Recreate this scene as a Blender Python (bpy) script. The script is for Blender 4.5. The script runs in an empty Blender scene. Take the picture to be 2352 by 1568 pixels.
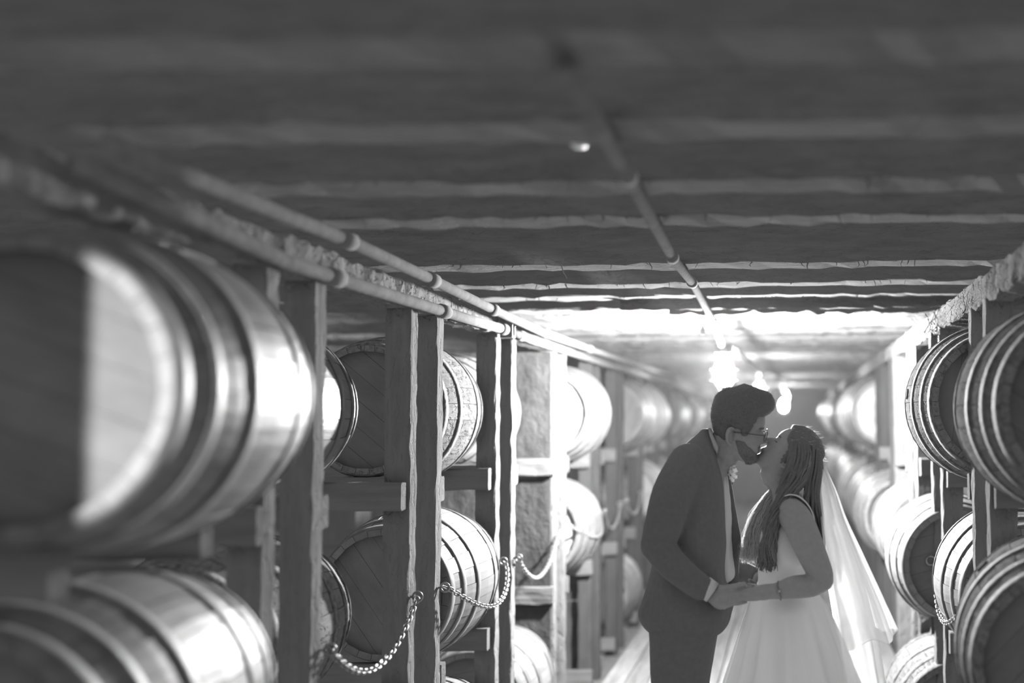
import bpy, math, random
from mathutils import Vector, Matrix, Quaternion
from math import sin, cos, pi, radians, sqrt, exp
random.seed(11)
SC = bpy.context.scene
COL = SC.collection

# ------------------------------------------------------------------ camera
F = 2746.0                 # focal length in pixels of the 2352 x 1568 frame
PX0, PY0 = 1815.0, 784.0   # principal point
EYE = Vector((0, 0, 1.6))
PITCH, ROLL = radians(3.77), radians(0.6)
fw = Vector((0, cos(PITCH), sin(PITCH)))
u0 = Vector((0, -sin(PITCH), cos(PITCH)))
r0 = Vector((1, 0, 0))
CR = (r0 * cos(ROLL) - u0 * sin(ROLL)).normalized()
CU = (u0 * cos(ROLL) + r0 * sin(ROLL)).normalized()
cd = bpy.data.cameras.new('camera')
cam = bpy.data.objects.new('camera', cd)
COL.objects.link(cam)
M = Matrix((CR, CU, -fw)).transposed().to_4x4()
M.translation = EYE
cam.matrix_world = M
cd.sensor_width = 36.0
cd.lens = F / 2352.0 * 36.0
cd.shift_x = (1176.0 - PX0) / 2352.0
cd.shift_y = 0.0
cd.clip_start, cd.clip_end = 0.05, 100
cd.dof.use_dof = True
cd.dof.focus_distance = 4.75
cd.dof.aperture_fstop = 1.0
SC.camera = cam

# ------------------------------------------------------------------ world, ambient, exposure
wd = bpy.data.worlds.new('world')
SC.world = wd
wd.use_nodes = True
wd.node_tree.nodes['Background'].inputs[0].default_value = (0.02, 0.02, 0.02, 1)
wd.node_tree.nodes['Background'].inputs[1].default_value = 0.0
wd.light_settings.ao_factor = 0.37      # soft ambient of the house
wd.light_settings.distance = 0.07
SC.cycles.use_fast_gi = True
SC.cycles.fast_gi_method = 'ADD'
SC.cycles.max_bounces = 6
SC.cycles.diffuse_bounces = 0
SC.cycles.glossy_bounces = 2
SC.cycles.transmission_bounces = 4
SC.cycles.transparent_max_bounces = 12
SC.cycles.caustics_reflective = False
SC.cycles.caustics_refractive = False
SC.cycles.use_denoising = True
SC.cycles.use_adaptive_sampling = True
SC.cycles.adaptive_threshold = 0.08
SC.view_settings.view_transform = 'Standard'
SC.view_settings.look = 'None'
SC.view_settings.gamma = 1.0
SC.view_settings.exposure = 0.0
SC.view_settings.use_curve_mapping = False

BULB = 8800.0
# unseen spot added off frame to brighten the nearest barrel head
ld = bpy.data.lights.new('fill_spot', 'SPOT')
ld.energy = 420; ld.spot_size = radians(16); ld.spot_blend = 0.35; ld.shadow_soft_size = 0.02
lo = bpy.data.objects.new('fill_spot', ld); COL.objects.link(lo)
lo.location = (-1.3, 0.3, 1.66)
lo.rotation_euler = (Vector((-1.2, 2.05, 1.67)) - Vector(lo.location)).to_track_quat('-Z', 'Y').to_euler()


def W(px, py, Y):
    d = fw + CR * ((px - PX0) / F) + CU * ((PY0 - py) / F)
    return EYE + d * (Y / d.y)


# ------------------------------------------------------------------ materials
MATS = {}


def nodes_of(name):
    m = bpy.data.materials.new(name)
    m.use_nodes = True
    nt = m.node_tree
    return m, nt, nt.nodes['Principled BSDF']


def grey(v): return (v, v, v, 1)


def wood(name, lo, hi, scale=(1, 1, 1), rough=0.75, bump=0.3, detail=6, rand=0.25, spec=0.3, speck=0.0, bdist=0.01):
    m, nt, b = nodes_of(name)
    N, L = nt.nodes, nt.links
    tc = N.new('ShaderNodeTexCoord'); mp = N.new('ShaderNodeMapping'); oi = N.new('ShaderNodeObjectInfo')
    mp.inputs['Scale'].default_value = scale
    off = N.new('ShaderNodeVectorMath'); off.operation = 'SCALE'; off.inputs[0].default_value = (13, 7, 5)
    L.new(oi.outputs['Random'], off.inputs['Scale'])
    add = N.new('ShaderNodeVectorMath'); add.operation = 'ADD'
    L.new(tc.outputs['Object'], add.inputs[0]); L.new(off.outputs[0], add.inputs[1])
    L.new(add.outputs[0], mp.inputs['Vector'])
    n = N.new('ShaderNodeTexNoise'); n.inputs['Scale'].default_value = 1.0; n.inputs['Detail'].default_value = detail
    n.inputs['Roughness'].default_value = 0.65
    L.new(mp.outputs[0], n.inputs['Vector'])
    cr = N.new('ShaderNodeValToRGB')
    cr.color_ramp.elements[0].position = 0.32; cr.color_ramp.elements[0].color = grey(lo)
    cr.color_ramp.elements[1].position = 0.68; cr.color_ramp.elements[1].color = grey(hi)
    L.new(n.outputs['Fac'], cr.inputs[0])
    last = cr.outputs[0]
    if rand:
        mr = N.new('ShaderNodeMapRange'); mr.inputs['To Min'].default_value = 1 - rand; mr.inputs['To Max'].default_value = 1 + rand
        L.new(oi.outputs['Random'], mr.inputs['Value'])
        mx = N.new('ShaderNodeVectorMath'); mx.operation = 'SCALE'
        L.new(last, mx.inputs[0]); L.new(mr.outputs[0], mx.inputs['Scale']); last = mx.outputs[0]
    L.new(last, b.inputs['Base Color'])
    b.inputs['Roughness'].default_value = rough
    b.inputs['Specular IOR Level'].default_value = spec
    bp = N.new('ShaderNodeBump'); bp.inputs['Strength'].default_value = bump; bp.inputs['Distance'].default_value = bdist
    L.new(n.outputs['Fac'], bp.inputs['Height'])
    if speck:      # pits and cracks in the surface
        n2 = N.new('ShaderNodeTexNoise'); n2.inputs['Scale'].default_value = 1.0; n2.inputs['Detail'].default_value = 3
        mp2 = N.new('ShaderNodeMapping'); mp2.inputs['Scale'].default_value = [18 + q * .9 for q in scale]
        L.new(add.outputs[0], mp2.inputs['Vector']); L.new(mp2.outputs[0], n2.inputs['Vector'])
        c2 = N.new('ShaderNodeValToRGB')
        c2.color_ramp.elements[0].position = 0.36; c2.color_ramp.elements[0].color = grey(0)
        c2.color_ramp.elements[1].position = 0.46; c2.color_ramp.elements[1].color = grey(1)
        L.new(n2.outputs['Fac'], c2.inputs[0])
        b2 = N.new('ShaderNodeBump'); b2.inputs['Strength'].default_value = min(1, speck * 1.6); b2.inputs['Distance'].default_value = 0.008
        L.new(c2.outputs[0], b2.inputs['Height']); L.new(b2.outputs[0], bp.inputs['Normal'])
    L.new(bp.outputs[0], b.inputs['Normal'])
    MATS[name] = m
    return m


def plain(name, v, rough=0.6, metal=0.0, spec=0.3, noise=0.0, nscale=30, bump=0.0, sheen=0.0):
    m, nt, b = nodes_of(name)
    N, L = nt.nodes, nt.links
    b.inputs['Base Color'].default_value = grey(v)
    b.inputs['Roughness'].default_value = rough
    b.inputs['Metallic'].default_value = metal
    b.inputs['Specular IOR Level'].default_value = spec
    if sheen:
        b.inputs['Sheen Weight'].default_value = sheen
    tc = N.new('ShaderNodeTexCoord'); n = N.new('ShaderNodeTexNoise')
    n.inputs['Scale'].default_value = nscale; n.inputs['Detail'].default_value = 4
    L.new(tc.outputs['Object'], n.inputs['Vector'])
    if noise:
        cr = N.new('ShaderNodeValToRGB')
        cr.color_ramp.elements[0].position = 0.3; cr.color_ramp.elements[0].color = grey(v * (1 - noise))
        cr.color_ramp.elements[1].position = 0.7; cr.color_ramp.elements[1].color = grey(v * (1 + noise))
        L.new(n.outputs['Fac'], cr.inputs[0]); L.new(cr.outputs[0], b.inputs['Base Color'])
    if bump:
        bp = N.new('ShaderNodeBump'); bp.inputs['Strength'].default_value = bump; bp.inputs['Distance'].default_value = 0.01
        L.new(n.outputs['Fac'], bp.inputs['Height']); L.new(bp.outputs[0], b.inputs['Normal'])
    MATS[name] = m
    return m


def cloth(name, v, trans=0.4, clear=0.0, rough=0.9, fold=0.0):
    m, nt, b = nodes_of(name)
    N, L = nt.nodes, nt.links
    out = N['Material Output']
    N.remove(b)
    d = N.new('ShaderNodeBsdfDiffuse'); t = N.new('ShaderNodeBsdfTranslucent')
    tc = N.new('ShaderNodeTexCoord'); n = N.new('ShaderNodeTexNoise')
    n.inputs['Scale'].default_value = 9; n.inputs['Detail'].default_value = 3
    L.new(tc.outputs['Object'], n.inputs['Vector'])
    cr = N.new('ShaderNodeValToRGB')
    cr.color_ramp.elements[0].color = grey(v * 0.94); cr.color_ramp.elements[1].color = grey(v)
    L.new(n.outputs['Fac'], cr.inputs[0])
    L.new(cr.outputs[0], d.inputs['Color']); L.new(cr.outputs[0], t.inputs['Color'])
    mx = N.new('ShaderNodeMixShader'); mx.inputs[0].default_value = trans
    L.new(d.outputs[0], mx.inputs[1]); L.new(t.outputs[0], mx.inputs[2])
    last = mx.outputs[0]
    if clear:
        tr = N.new('ShaderNodeBsdfTransparent')
        m2 = N.new('ShaderNodeMixShader'); m2.inputs[0].default_value = clear
        L.new(last, m2.inputs[1]); L.new(tr.outputs[0], m2.inputs[2]); last = m2.outputs[0]
    L.new(last, out.inputs['Surface'])
    MATS[name] = m
    return m


def emit(name, v, strength):
    m, nt, b = nodes_of(name)
    N, L = nt.nodes, nt.links
    e = N.new('ShaderNodeEmission'); e.inputs[0].default_value = grey(v); e.inputs[1].default_value = strength
    L.new(e.outputs[0], N['Material Output'].inputs['Surface'])
    N.remove(b)
    MATS[name] = m
    return m


wood('post_wood', 0.15, 0.20, (26, 26, 3.0), bump=0.9, speck=0.45, rand=0.05, spec=0.0)
wood('rail_wood', 0.135, 0.185, (3, 26, 26), bump=0.9, speck=0.12, rand=0.05, spec=0.0)
wood('beam_wood', 0.13, 0.19, (26, 8, 26), bump=1.0, speck=0.7, rand=0.0, spec=0.0)
wood('joist_wood', 0.135, 0.185, (5, 40, 40), bump=0.6, speck=0.5, rand=0.05, spec=0.0)
wood('board_wood', 0.15, 0.17, (2, 30, 30), bump=0.4, rand=0.03, spec=0.0)
wood('floor_wood', 0.14, 0.24, (22, 1.8, 22), bump=0.3, rand=0.12, spec=0.0)
wood('panel_wood', 0.05, 0.085, (9, 9, 7), bump=0.9, speck=0.12, rand=0.0, bdist=0.02, spec=0.0)
wood('shaded_wood', 0.06, 0.085, (26, 26, 3), bump=0.5, rand=0.05, spec=0.0)  # far posts and a partition: shade put into a darker wood colour
wood('wall_wood', 0.15, 0.17, (12, 12, 2), bump=0.3, rand=0.03, spec=0.0)
wood('stave_wood', 0.12, 0.18, (22, 3.0, 22), bump=0.35, rand=0.12, rough=0.5, spec=0.45)
wood('stave_old', 0.14, 0.22, (34, 9, 34), bump=1.0, rand=0.06, speck=0.7, rough=0.85, spec=0.0)
wood('stave_pale', 0.15, 0.22, (20, 3.0, 20), bump=0.25, rand=0.14, rough=0.6)
wood('head_wood', 0.12, 0.185, (7, 7, 3), bump=0.3, rand=0.03, spec=0.0)
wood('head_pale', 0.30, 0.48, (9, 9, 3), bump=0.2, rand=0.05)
plain('hoop_steel', 0.15, rough=0.55, metal=0.1, spec=0.3, noise=0.25, nscale=18, bump=0.15)
plain('hoop_rust', 0.15, rough=0.8, metal=0.1, noise=0.5, nscale=50, bump=0.4)
plain('pipe_paint', 0.18, rough=0.9, spec=0.0, noise=0.15, nscale=24, bump=0.25)
plain('dark_metal', 0.14, rough=0.5, metal=0.4, noise=0.3)
plain('chain_steel', 0.30, rough=0.38, metal=0.6, spec=0.5, noise=0.3)
plain('porcelain', 0.7, rough=0.3, spec=0.5, noise=0.05)
plain('dark_board', 0.05, rough=0.9, noise=0.1)
plain('suit', 0.16, rough=0.95, spec=0.1, noise=0.06, nscale=60, sheen=0.06)
plain('skin', 0.33, rough=0.55, spec=0.35, noise=0.06, nscale=60)
plain('skin_fair', 0.34, rough=0.5, spec=0.35, noise=0.05, nscale=60)
cloth('hair_groom', 0.2, 0.5)
plain('beard', 0.19, rough=0.9, noise=0.3, nscale=300, bump=0.5)
plain('hair_dark', 0.15, rough=0.6, spec=0.4, noise=0.15, nscale=200)
plain('frame_black', 0.10, rough=0.35, spec=0.5, noise=0.05)
plain('shoe', 0.10, rough=0.3, spec=0.5, noise=0.05)
plain('gem', 0.8, rough=0.15, metal=0.6, noise=0.02)
cloth('shirt', 0.62, 0.25)
cloth('dress', 0.74, 0.38)
cloth('veil', 0.85, 0.75, clear=0.3)
cloth('hair_brown', 0.36, 0.65)
cloth('flower', 0.8, 0.4)
emit('bulb_glow', 1.0, BULB)
emit('bulb_far', 1.0, BULB * 0.12)


# ------------------------------------------------------------------ mesh helpers
def mesh(name, v, f, mat=None, smooth=False):
    me = bpy.data.meshes.new(name)
    me.from_pydata([tuple(p) for p in v], [], f)
    me.update()
    if mat:
        me.materials.append(MATS[mat] if isinstance(mat, str) else mat)
    if smooth:
        me.polygons.foreach_set('use_smooth', [True] * len(me.polygons))
    return me


def obj(name, me, parent=None, loc=None, rot=None):
    o = bpy.data.objects.new(name, me)
    COL.objects.link(o)
    if parent is not None:
        o.parent = parent
    if loc is not None:
        o.location = loc
    if rot is not None:
        o.rotation_euler = rot
    return o


def tag(o, label=None, cat=None, group=None, kind=None):
    if label: o['label'] = label
    if cat: o['category'] = cat
    if group: o['group'] = group
    if kind: o['kind'] = kind
    return o


def empty(name, loc=(0, 0, 0)):
    o = bpy.data.objects.new(name, None)
    COL.objects.link(o)
    o.location = loc
    o.empty_display_size = 0.1
    return o


def box_geo(x0, x1, y0, y1, z0, z1):
    v = [(x0, y0, z0), (x1, y0, z0), (x1, y1, z0), (x0, y1, z0), (x0, y0, z1), (x1, y0, z1), (x1, y1, z1), (x0, y1, z1)]
    f = [(0, 3, 2, 1), (4, 5, 6, 7), (0, 1, 5, 4), (1, 2, 6, 5), (2, 3, 7, 6), (3, 0, 4, 7)]
    return v, f


def rough_bar(L, a, b, axis, n=14, jit=0.004, bev=0.006, seed=0):
    """a sawn timber of length L along axis, cross section a x b, chamfered and slightly uneven; origin at its start, centred"""
    rng = random.Random(seed)
    prof = [(-a / 2 + bev, -b / 2), (a / 2 - bev, -b / 2), (a / 2, -b / 2 + bev), (a / 2, b / 2 - bev),
            (a / 2 - bev, b / 2), (-a / 2 + bev, b / 2), (-a / 2, b / 2 - bev), (-a / 2, -b / 2 + bev)]
    V, Fc = [], []
    for i in range(n + 1):
        t = L * i / n
        for (p, q) in prof:
            P = (p + rng.uniform(-jit, jit), q + rng.uniform(-jit, jit))
            if axis == 'x': V.append((t, P[0], P[1]))
            elif axis == 'y': V.append((P[0], t, P[1]))
            else: V.append((P[0], P[1], t))
    for i in range(n):
        for k in range(8):
            a0, a1 = i * 8 + k, i * 8 + (k + 1) % 8
            Fc.append((a0, a1, a1 + 8, a0 + 8))
    Fc.append(tuple(range(7, -1, -1)))
    Fc.append(tuple(n * 8 + k for k in range(8)))
    return V, Fc


def frames(pts):
    """parallel transported frames along a polyline"""
    n = len(pts)
    T = [(pts[min(i + 1, n - 1)] - pts[max(i - 1, 0)]).normalized() for i in range(n)]
    ref = Vector((0, 0, 1)) if abs(T[0].z) < 0.9 else Vector((0, 1, 0))
    a = T[0].cross(ref).normalized()
    out = []
    for i in range(n):
        a = (a - T[i] * a.dot(T[i]))
        if a.length < 1e-6: a = T[i].orthogonal()
        a.normalize()
        out.append((T[i], a, T[i].cross(a).normalized()))
    return out


def tube(pts, radii, sides=10, caps=True, flat=None):
    """tube through pts; radii: a number each or (ra, rb); flat: fixed direction for the first axis"""
    pts = [Vector(p) for p in pts]
    fr = frames(pts)
    V, Fc = [], []
    for i, p in enumerate(pts):
        t, a, b = fr[i]
        if flat is not None:
            a = Vector(flat); a = (a - t * a.dot(t)).normalized(); b = t.cross(a).normalized()
        r = radii[i] if not isinstance(radii, (int, float)) else radii
        ra, rb = (r, r) if isinstance(r, (int, float)) else r
        for k in range(sides):
            w = 2 * pi * k / sides
            V.append(p + a * (ra * cos(w)) + b * (rb * sin(w)))
    n = len(pts)
    for i in range(n - 1):
        for k in range(sides):
            a0, a1 = i * sides + k, i * sides + (k + 1) % sides
            Fc.append((a0, a1, a1 + sides, a0 + sides))
    if caps:
        Fc.append(tuple(range(sides - 1, -1, -1)))
        Fc.append(tuple((n - 1) * sides + k for k in range(sides)))
    return V, Fc


def limb(pts, radii, sides=14, sub=4):
    """smooth rounded limb: catmull-rom through pts with spherical ends"""
    P = [Vector(p) for p in pts]
    R = list(radii)
    Q, S = [], []
    n = len(P)
    for i in range(n - 1):
        p0, p1, p2, p3 = P[max(i - 1, 0)], P[i], P[i + 1], P[min(i + 2, n - 1)]
        q0, q1, q2, q3 = R[max(i - 1, 0)], R[i], R[i + 1], R[min(i + 2, n - 1)]
        for k in range(sub):
            t = k / sub
            c = lambda a, b, c_, d: 0.5 * ((2 * b) + (-a + c_) * t + (2 * a - 5 * b + 4 * c_ - d) * t * t + (-a + 3 * b - 3 * c_ + d) * t ** 3)
            Q.append(Vector((c(p0.x, p1.x, p2.x, p3.x), c(p0.y, p1.y, p2.y, p3.y), c(p0.z, p1.z, p2.z, p3.z))))
            S.append(max(c(q0, q1, q2, q3), 0.002))
    Q.append(P[-1]); S.append(R[-1])
    d0 = (Q[0] - Q[1]).normalized(); d1 = (Q[-1] - Q[-2]).normalized()
    for w in (0.5, 0.87):
        pass
    pre = [(Q[0] + d0 * S[0] * s, S[0] * sqrt(max(1 - s * s, 0.02))) for s in (0.95, 0.7, 0.35)]
    post = [(Q[-1] + d1 * S[-1] * s, S[-1] * sqrt(max(1 - s * s, 0.02))) for s in (0.35, 0.7, 0.95)]
    Q = [p for p, _ in pre] + Q + [p for p, _ in post]
    S = [r for _, r in pre] + S + [r for _, r in post]
    return tube(Q, S, sides)


def join(parts):
    V, Fc = [], []
    for v, f in parts:
        o = len(V)
        V += [tuple(p) for p in v]
        Fc += [tuple(i + o for i in q) for q in f]
    return V, Fc


def loft(rings, cap=True):
    n = len(rings[0])
    V = [p for r in rings for p in r]
    Fc = []
    for i in range(len(rings) - 1):
        for k in range(n):
            a0, a1 = i * n + k, i * n + (k + 1) % n
            Fc.append((a0, a1, a1 + n, a0 + n))
    if cap:
        Fc.append(tuple(range(n - 1, -1, -1)))
        Fc.append(tuple((len(rings) - 1) * n + k for k in range(n)))
    return V, Fc


def ico(c, r, n=8, m=6, sc=(1, 1, 1)):
    c = Vector(c)
    rings = []
    for i in range(1, m):
        ph = pi * i / m
        rings.append([c + Vector((r * sc[0] * sin(ph) * cos(2 * pi * k / n), r * sc[1] * sin(ph) * sin(2 * pi * k / n), -r * sc[2] * cos(ph))) for k in range(n)])
    V, Fc = loft(rings, cap=False)
    b = len(V); V = V + [c - Vector((0, 0, r * sc[2])), c + Vector((0, 0, r * sc[2]))]
    for k in range(n):
        Fc.append((b, (k + 1) % n, k))
        o = (m - 2) * n
        Fc.append((b + 1, o + k, o + (k + 1) % n))
    return V, Fc


def torus(R, r, n=24, m=8, axis='z', stretch=0.0):
    V, Fc = [], []
    for i in range(n):
        a = 2 * pi * i / n
        cx = R * cos(a) + (stretch if cos(a) > 0 else -stretch)
        cy = R * sin(a)
        for k in range(m):
            b = 2 * pi * k / m
            V.append((cx + r * cos(b) * cos(a), cy + r * cos(b) * sin(a), r * sin(b)))
    for i in range(n):
        for k in range(m):
            Fc.append((i * m + k, ((i + 1) % n) * m + k, ((i + 1) % n) * m + (k + 1) % m, i * m + (k + 1) % m))
    return V, Fc


def remesh(o, voxel, smooth=2):
    md = o.modifiers.new('union', 'REMESH'); md.mode = 'VOXEL'; md.voxel_size = voxel; md.use_smooth_shade = True
    if smooth:
        s = o.modifiers.new('soften', 'SMOOTH'); s.iterations = smooth; s.factor = 0.5
    return o


# ------------------------------------------------------------------ structure: floor, ceiling, walls
XL, XR = 1.40, 0.686          # aisle faces of the two racks
floor = tag(obj('floor', mesh('floor', *box_geo(-5, 5, -3, 24.4, -0.35, -0.25), 'wall_wood')), kind='structure')
rng = random.Random(3)
xw = -1.19
k = 0
plank_v = {}
while xw < 0.56:
    y = -2.6 + rng.uniform(0, 1.5)
    while y < 24:
        Lp = rng.choice([2.4, 3.0, 3.6])
        if Lp not in plank_v:
            plank_v[Lp] = mesh('plank', *rough_bar(Lp - 0.006, 0.138, 0.05, 'y', 6, 0.0015, 0.004, 5), 'floor_wood')
        obj('plank', plank_v[Lp], floor, (xw + 0.0725, y, -0.025 + rng.uniform(-.002, .002)))
        y += Lp
    xw += 0.145
for y in range(-2, 24, 2):
    obj('bearer', mesh('bearer', *box_geo(-1.19, 0.6, y, y + 0.1, -0.25, -0.053), 'wall_wood'), floor)

ceiling = tag(obj('ceiling', mesh('ceiling', *box_geo(-5, 5, -3, 24.4, 2.45, 2.5), 'wall_wood')), kind='structure')
cb = mesh('board', *box_geo(-5, 5, 0, 0.19, -0.02, 0.0), 'board_wood')
y = -2.9
while y < 24.0:
    obj('board', cb, ceiling, (0, y, 2.448 + rng.uniform(-.002, .001)))
    y += 0.2
jm = [mesh('joist', *rough_bar(10, 0.19, 0.16, 'x', 160, 0.006, 0.01, s), 'joist_wood') for s in range(4)]
jy = [-1.2, -0.6, 0.0, 0.6, 1.2, 1.80, 2.37, 2.92, 3.46, 4.52, 5.19, 5.78, 6.39, 6.95, 7.66, 8.3, 8.9]
while jy[-1] < 23.5: jy.append(jy[-1] + 0.6)
for i, y in enumerate(jy):
    obj('joist', jm[i % 4], ceiling, (-5, y + 0.095, 2.20 + 0.08 + rng.uniform(-.008, .008)))
# short sistered board beside the lamp
obj('joist', mesh('joist', *rough_bar(2.2, 0.04, 0.10, 'x', 40, 0.006, 0.006, 9), 'joist_wood'), ceiling, (-0.85, 5.98, 2.21))
obj('joist', mesh('joist', *rough_bar(2.2, 0.05, 0.09, 'x', 40, 0.012, 0.006, 10), 'joist_wood'), ceiling, (-0.63, 6.2, 2.20))

wl = tag(obj('wall_left', mesh('wall_left', *box_geo(-5.1, -5, -3, 24.4, -0.35, 2.5), 'wall_wood')), kind='structure')
wr = tag(obj('wall_right', mesh('wall_right', *box_geo(5, 5.1, -3, 24.4, -0.35, 2.5), 'wall_wood')), kind='structure')
wb = tag(obj('wall_back', mesh('wall_back', *box_geo(-5, 5, 24.3, 24.4, -0.35, 2.5), 'wall_wood')), kind='structure')
wf = tag(obj('wall_front', mesh('wall_front', *box_geo(-5, 5, -3.1, -3, -0.35, 2.5), 'wall_wood')), kind='structure')

# ------------------------------------------------------------------ racks
TOPZ = 2.03
TIER = [1.66, 0.92, 0.17]       # barrel axis heights
RT = [z - 0.270 for z in TIER]  # rail tops
PAIRS_L = [(3.18, 3.51), (4.40, 4.73), (5.68, 6.01), (7.08, 7.38), (8.40, 8.75), (9.62, 9.95), (10.95, 11.28)]
PAIRS_R = [(2.86, 3.20), (4.17, 4.51), (5.47, 5.82), (6.58, 6.95), (7.93, 8.30), (9.24, 9.65), (10.6, 10.95)]
for PR in (PAIRS_L, PAIRS_R):
    while PR[-1][0] < 20.5: PR.append((PR[-1][0] + 1.32, PR[-1][1] + 1.32))
PT = 0.085
pm = [mesh('post', *rough_bar(TOPZ + 0.25, 0.095, PT, 'z', 40, 0.0032, 0.005, s), 'post_wood') for s in range(5)]
pm_far = [mesh('post', *rough_bar(TOPZ + 0.25, 0.095, PT, 'z', 40, 0.0032, 0.005, s), 'shaded_wood') for s in range(2)]
rm = [mesh('rail', *rough_bar(2.6, 0.06, 0.10, 'x', 26, 0.003, 0.006, s), 'rail_wood') for s in range(3)]


def rack(side, X, pairs, label):
    t = tag(empty('barrel_rack', (side * X, 0, -0.25)), label, 'barrel rack')
    inv = Vector((-side * X, 0, 0.25))
    rg = random.Random(7 + side)
    for (a, b) in pairs:
        for y in (a, b):
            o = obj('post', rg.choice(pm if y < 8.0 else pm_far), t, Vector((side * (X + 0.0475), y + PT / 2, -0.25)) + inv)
            o.rotation_euler = (0, 0, rg.choice([0, pi]))
        for z in RT:
            for (yy) in (a - 0.034, b + PT + 0.034):
                x0 = side * (X + 0.005 + rg.uniform(-.02, .015))
                o = obj('rail', rg.choice(rm), t, Vector((x0, yy, z - 0.05)) + inv)
                if side < 0: o.rotation_euler = (0, 0, pi)
        # second line of posts deeper in the rack
        for y in (a, b):
            obj('post', rg.choice(pm), t, Vector((side * (X + 1.6), y + PT / 2, -0.25)) + inv)
    y0, y1 = pairs[0][0] - 3.0, 23.9
    nb = 5
    for i in range(nb):
        L = (y1 - y0) / nb
        obj('header_beam', mesh('header_beam', *rough_bar(L - 0.004, 0.10, 0.10, 'y', 90, 0.008, 0.01, i), 'beam_wood'), t,
            Vector((side * (X + 0.05), y0 + i * L, TOPZ + 0.05 - (0.02 if side > 0 else 0))) + inv)
    return t


rack_l = rack(-1, XL, PAIRS_L, 'timber barrel rack of paired posts behind the groom')
rack_r = rack(1, XR, PAIRS_R, 'timber barrel rack of paired posts behind the bride')
# near bay of the groom's side: own rails
for z in (1.671 - 0.274, 0.985 - 0.274):
    o = obj('rail', rm[0], rack_l, Vector((-1.30, 2.14, z - 0.05)) - Vector(rack_l.location)); o.rotation_euler = (0, 0, pi)
    o = obj('rail', rm[1], rack_l, Vector((-1.36, 2.80, z - 0.05)) - Vector(rack_l.location)); o.rotation_euler = (0, 0, pi)
obj('shadow_board', mesh('shadow_board', *rough_bar(TOPZ + 0.25, 0.4, 0.05, 'z', 20, 0.002, 0.004, 3), 'post_wood'), rack_l,
    Vector((-1.255 - 0.2, 1.28, -0.25)) - Vector(rack_l.location))  # unseen board added off frame to shadow part of the lit barrel head


def panel(side, X, Y, w, z0, z1, nb, mat, label):
    t = tag(empty('partition_panel', (side * X, Y, z0)), label, 'panel')
    h = (z1 - z0) / nb
    for i in range(nb):
        v, f = box_geo(0, w, -0.012, 0.012, i * h + 0.003, (i + 1) * h - 0.003)
        v = [(side * x, y + 0.002 * (i % 2), z) for x, y, z in v]
        if side < 0: f = [tuple(reversed(q)) for q in f]
        obj('plank', mesh('plank', v, f, mat), t)
    return t


panel(-1, 1.415, 7.062, 0.9, -0.2, 2.02, 3, 'panel_wood', 'rough planked partition lit grey inside the groom-side rack')
panel(-1, 1.46, 8.52, 0.9, -0.2, 0.9, 2, 'panel_wood', 'low planked partition farther along the groom-side rack')
panel(1, 0.72, 8.06, 0.9, -0.2, 2.02, 4, 'shaded_wood', 'planked partition inside the bride-side rack')

# ------------------------------------------------------------------ barrels
BR, BH, BL = 0.318, 0.262, 0.82


def rad(t): return BH + (BR - BH) * (1 - t * t)


NS = 28


def stave_geo(var):
    h = pi / NS * 0.972
    V, Fc = [], []
    n = 8
    dr = [0.0, 0.0012, -0.001][var]
    for i in range(n + 1):
        t = -1 + 2 * i / n
        r = rad(t) + dr
        for w in (-h, 0, h):
            V.append((r * cos(w), t * BL / 2, r * sin(w)))
        for w in (-h, h):
            V.append(((r - 0.024) * cos(w), t * BL / 2, (r - 0.024) * sin(w)))
    for i in range(n):
        a, b = i * 5, i * 5 + 5
        Fc += [(a, b, b + 1, a + 1), (a + 1, b + 1, b + 2, a + 2), (a + 3, b + 3, b, a), (a + 2, b + 2, b + 4, a + 4)]
        if i in (0, n - 1): Fc.append((a + 4, b + 4, b + 3, a + 3))
    Fc += [(0, 1, 2, 4, 3), (n * 5, n * 5 + 3, n * 5 + 4, n * 5 + 2, n * 5 + 1)]
    return V, Fc


def hoop_geo(t0, w):
    V, Fc = [], []
    n = 60
    ta, tb = t0 - w / BL, t0 + w / BL
    for k in range(n):
        a = 2 * pi * k / n
        for (t, d) in ((ta, -0.002), (ta, 0.0025), ((ta + tb) / 2, 0.0030), (tb, 0.0025), (tb, -0.002)):
            r = rad(t) + d + 0.0015
            V.append((r * cos(a), t * BL / 2, r * sin(a)))
    for k in range(n):
        a, b = k * 5, ((k + 1) % n) * 5
        for j in range(4): Fc.append((a + j, a + j + 1, b + j + 1, b + j))
    return V, Fc


def head_geo(s):
    """heading boards of one end, slightly separated, at the recessed head"""
    R = rad(0.93) - 0.024
    y = s * BL / 2 * 0.93
    parts = []
    edges = [-R, -R * .68, -R * .35, -R * .02, R * .32, R * .66, R]
    for i in range(6):
        x0, x1 = edges[i] + 0.0005, edges[i + 1] - 0.0005
        xs = [x0 + (x1 - x0) * j / 6 for j in range(7)]
        top = [(x, sqrt(max(R * R - x * x, 0))) for x in xs]
        poly = top + [(x, -z) for x, z in reversed(top)]
        dy = s * (0.001 * (i % 2))
        V = [(x, y + dy, z) for x, z in poly] + [(x, y + dy - s * 0.02, z) for x, z in poly]
        n = len(poly)
        f0 = tuple(range(n)) if s < 0 else tuple(reversed(range(n)))
        Fc = [f0] + [(j, (j + 1) % n, (j + 1) % n + n, j + n) for j in range(n)]
        parts.append((V, Fc))
    return join(parts)


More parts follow.
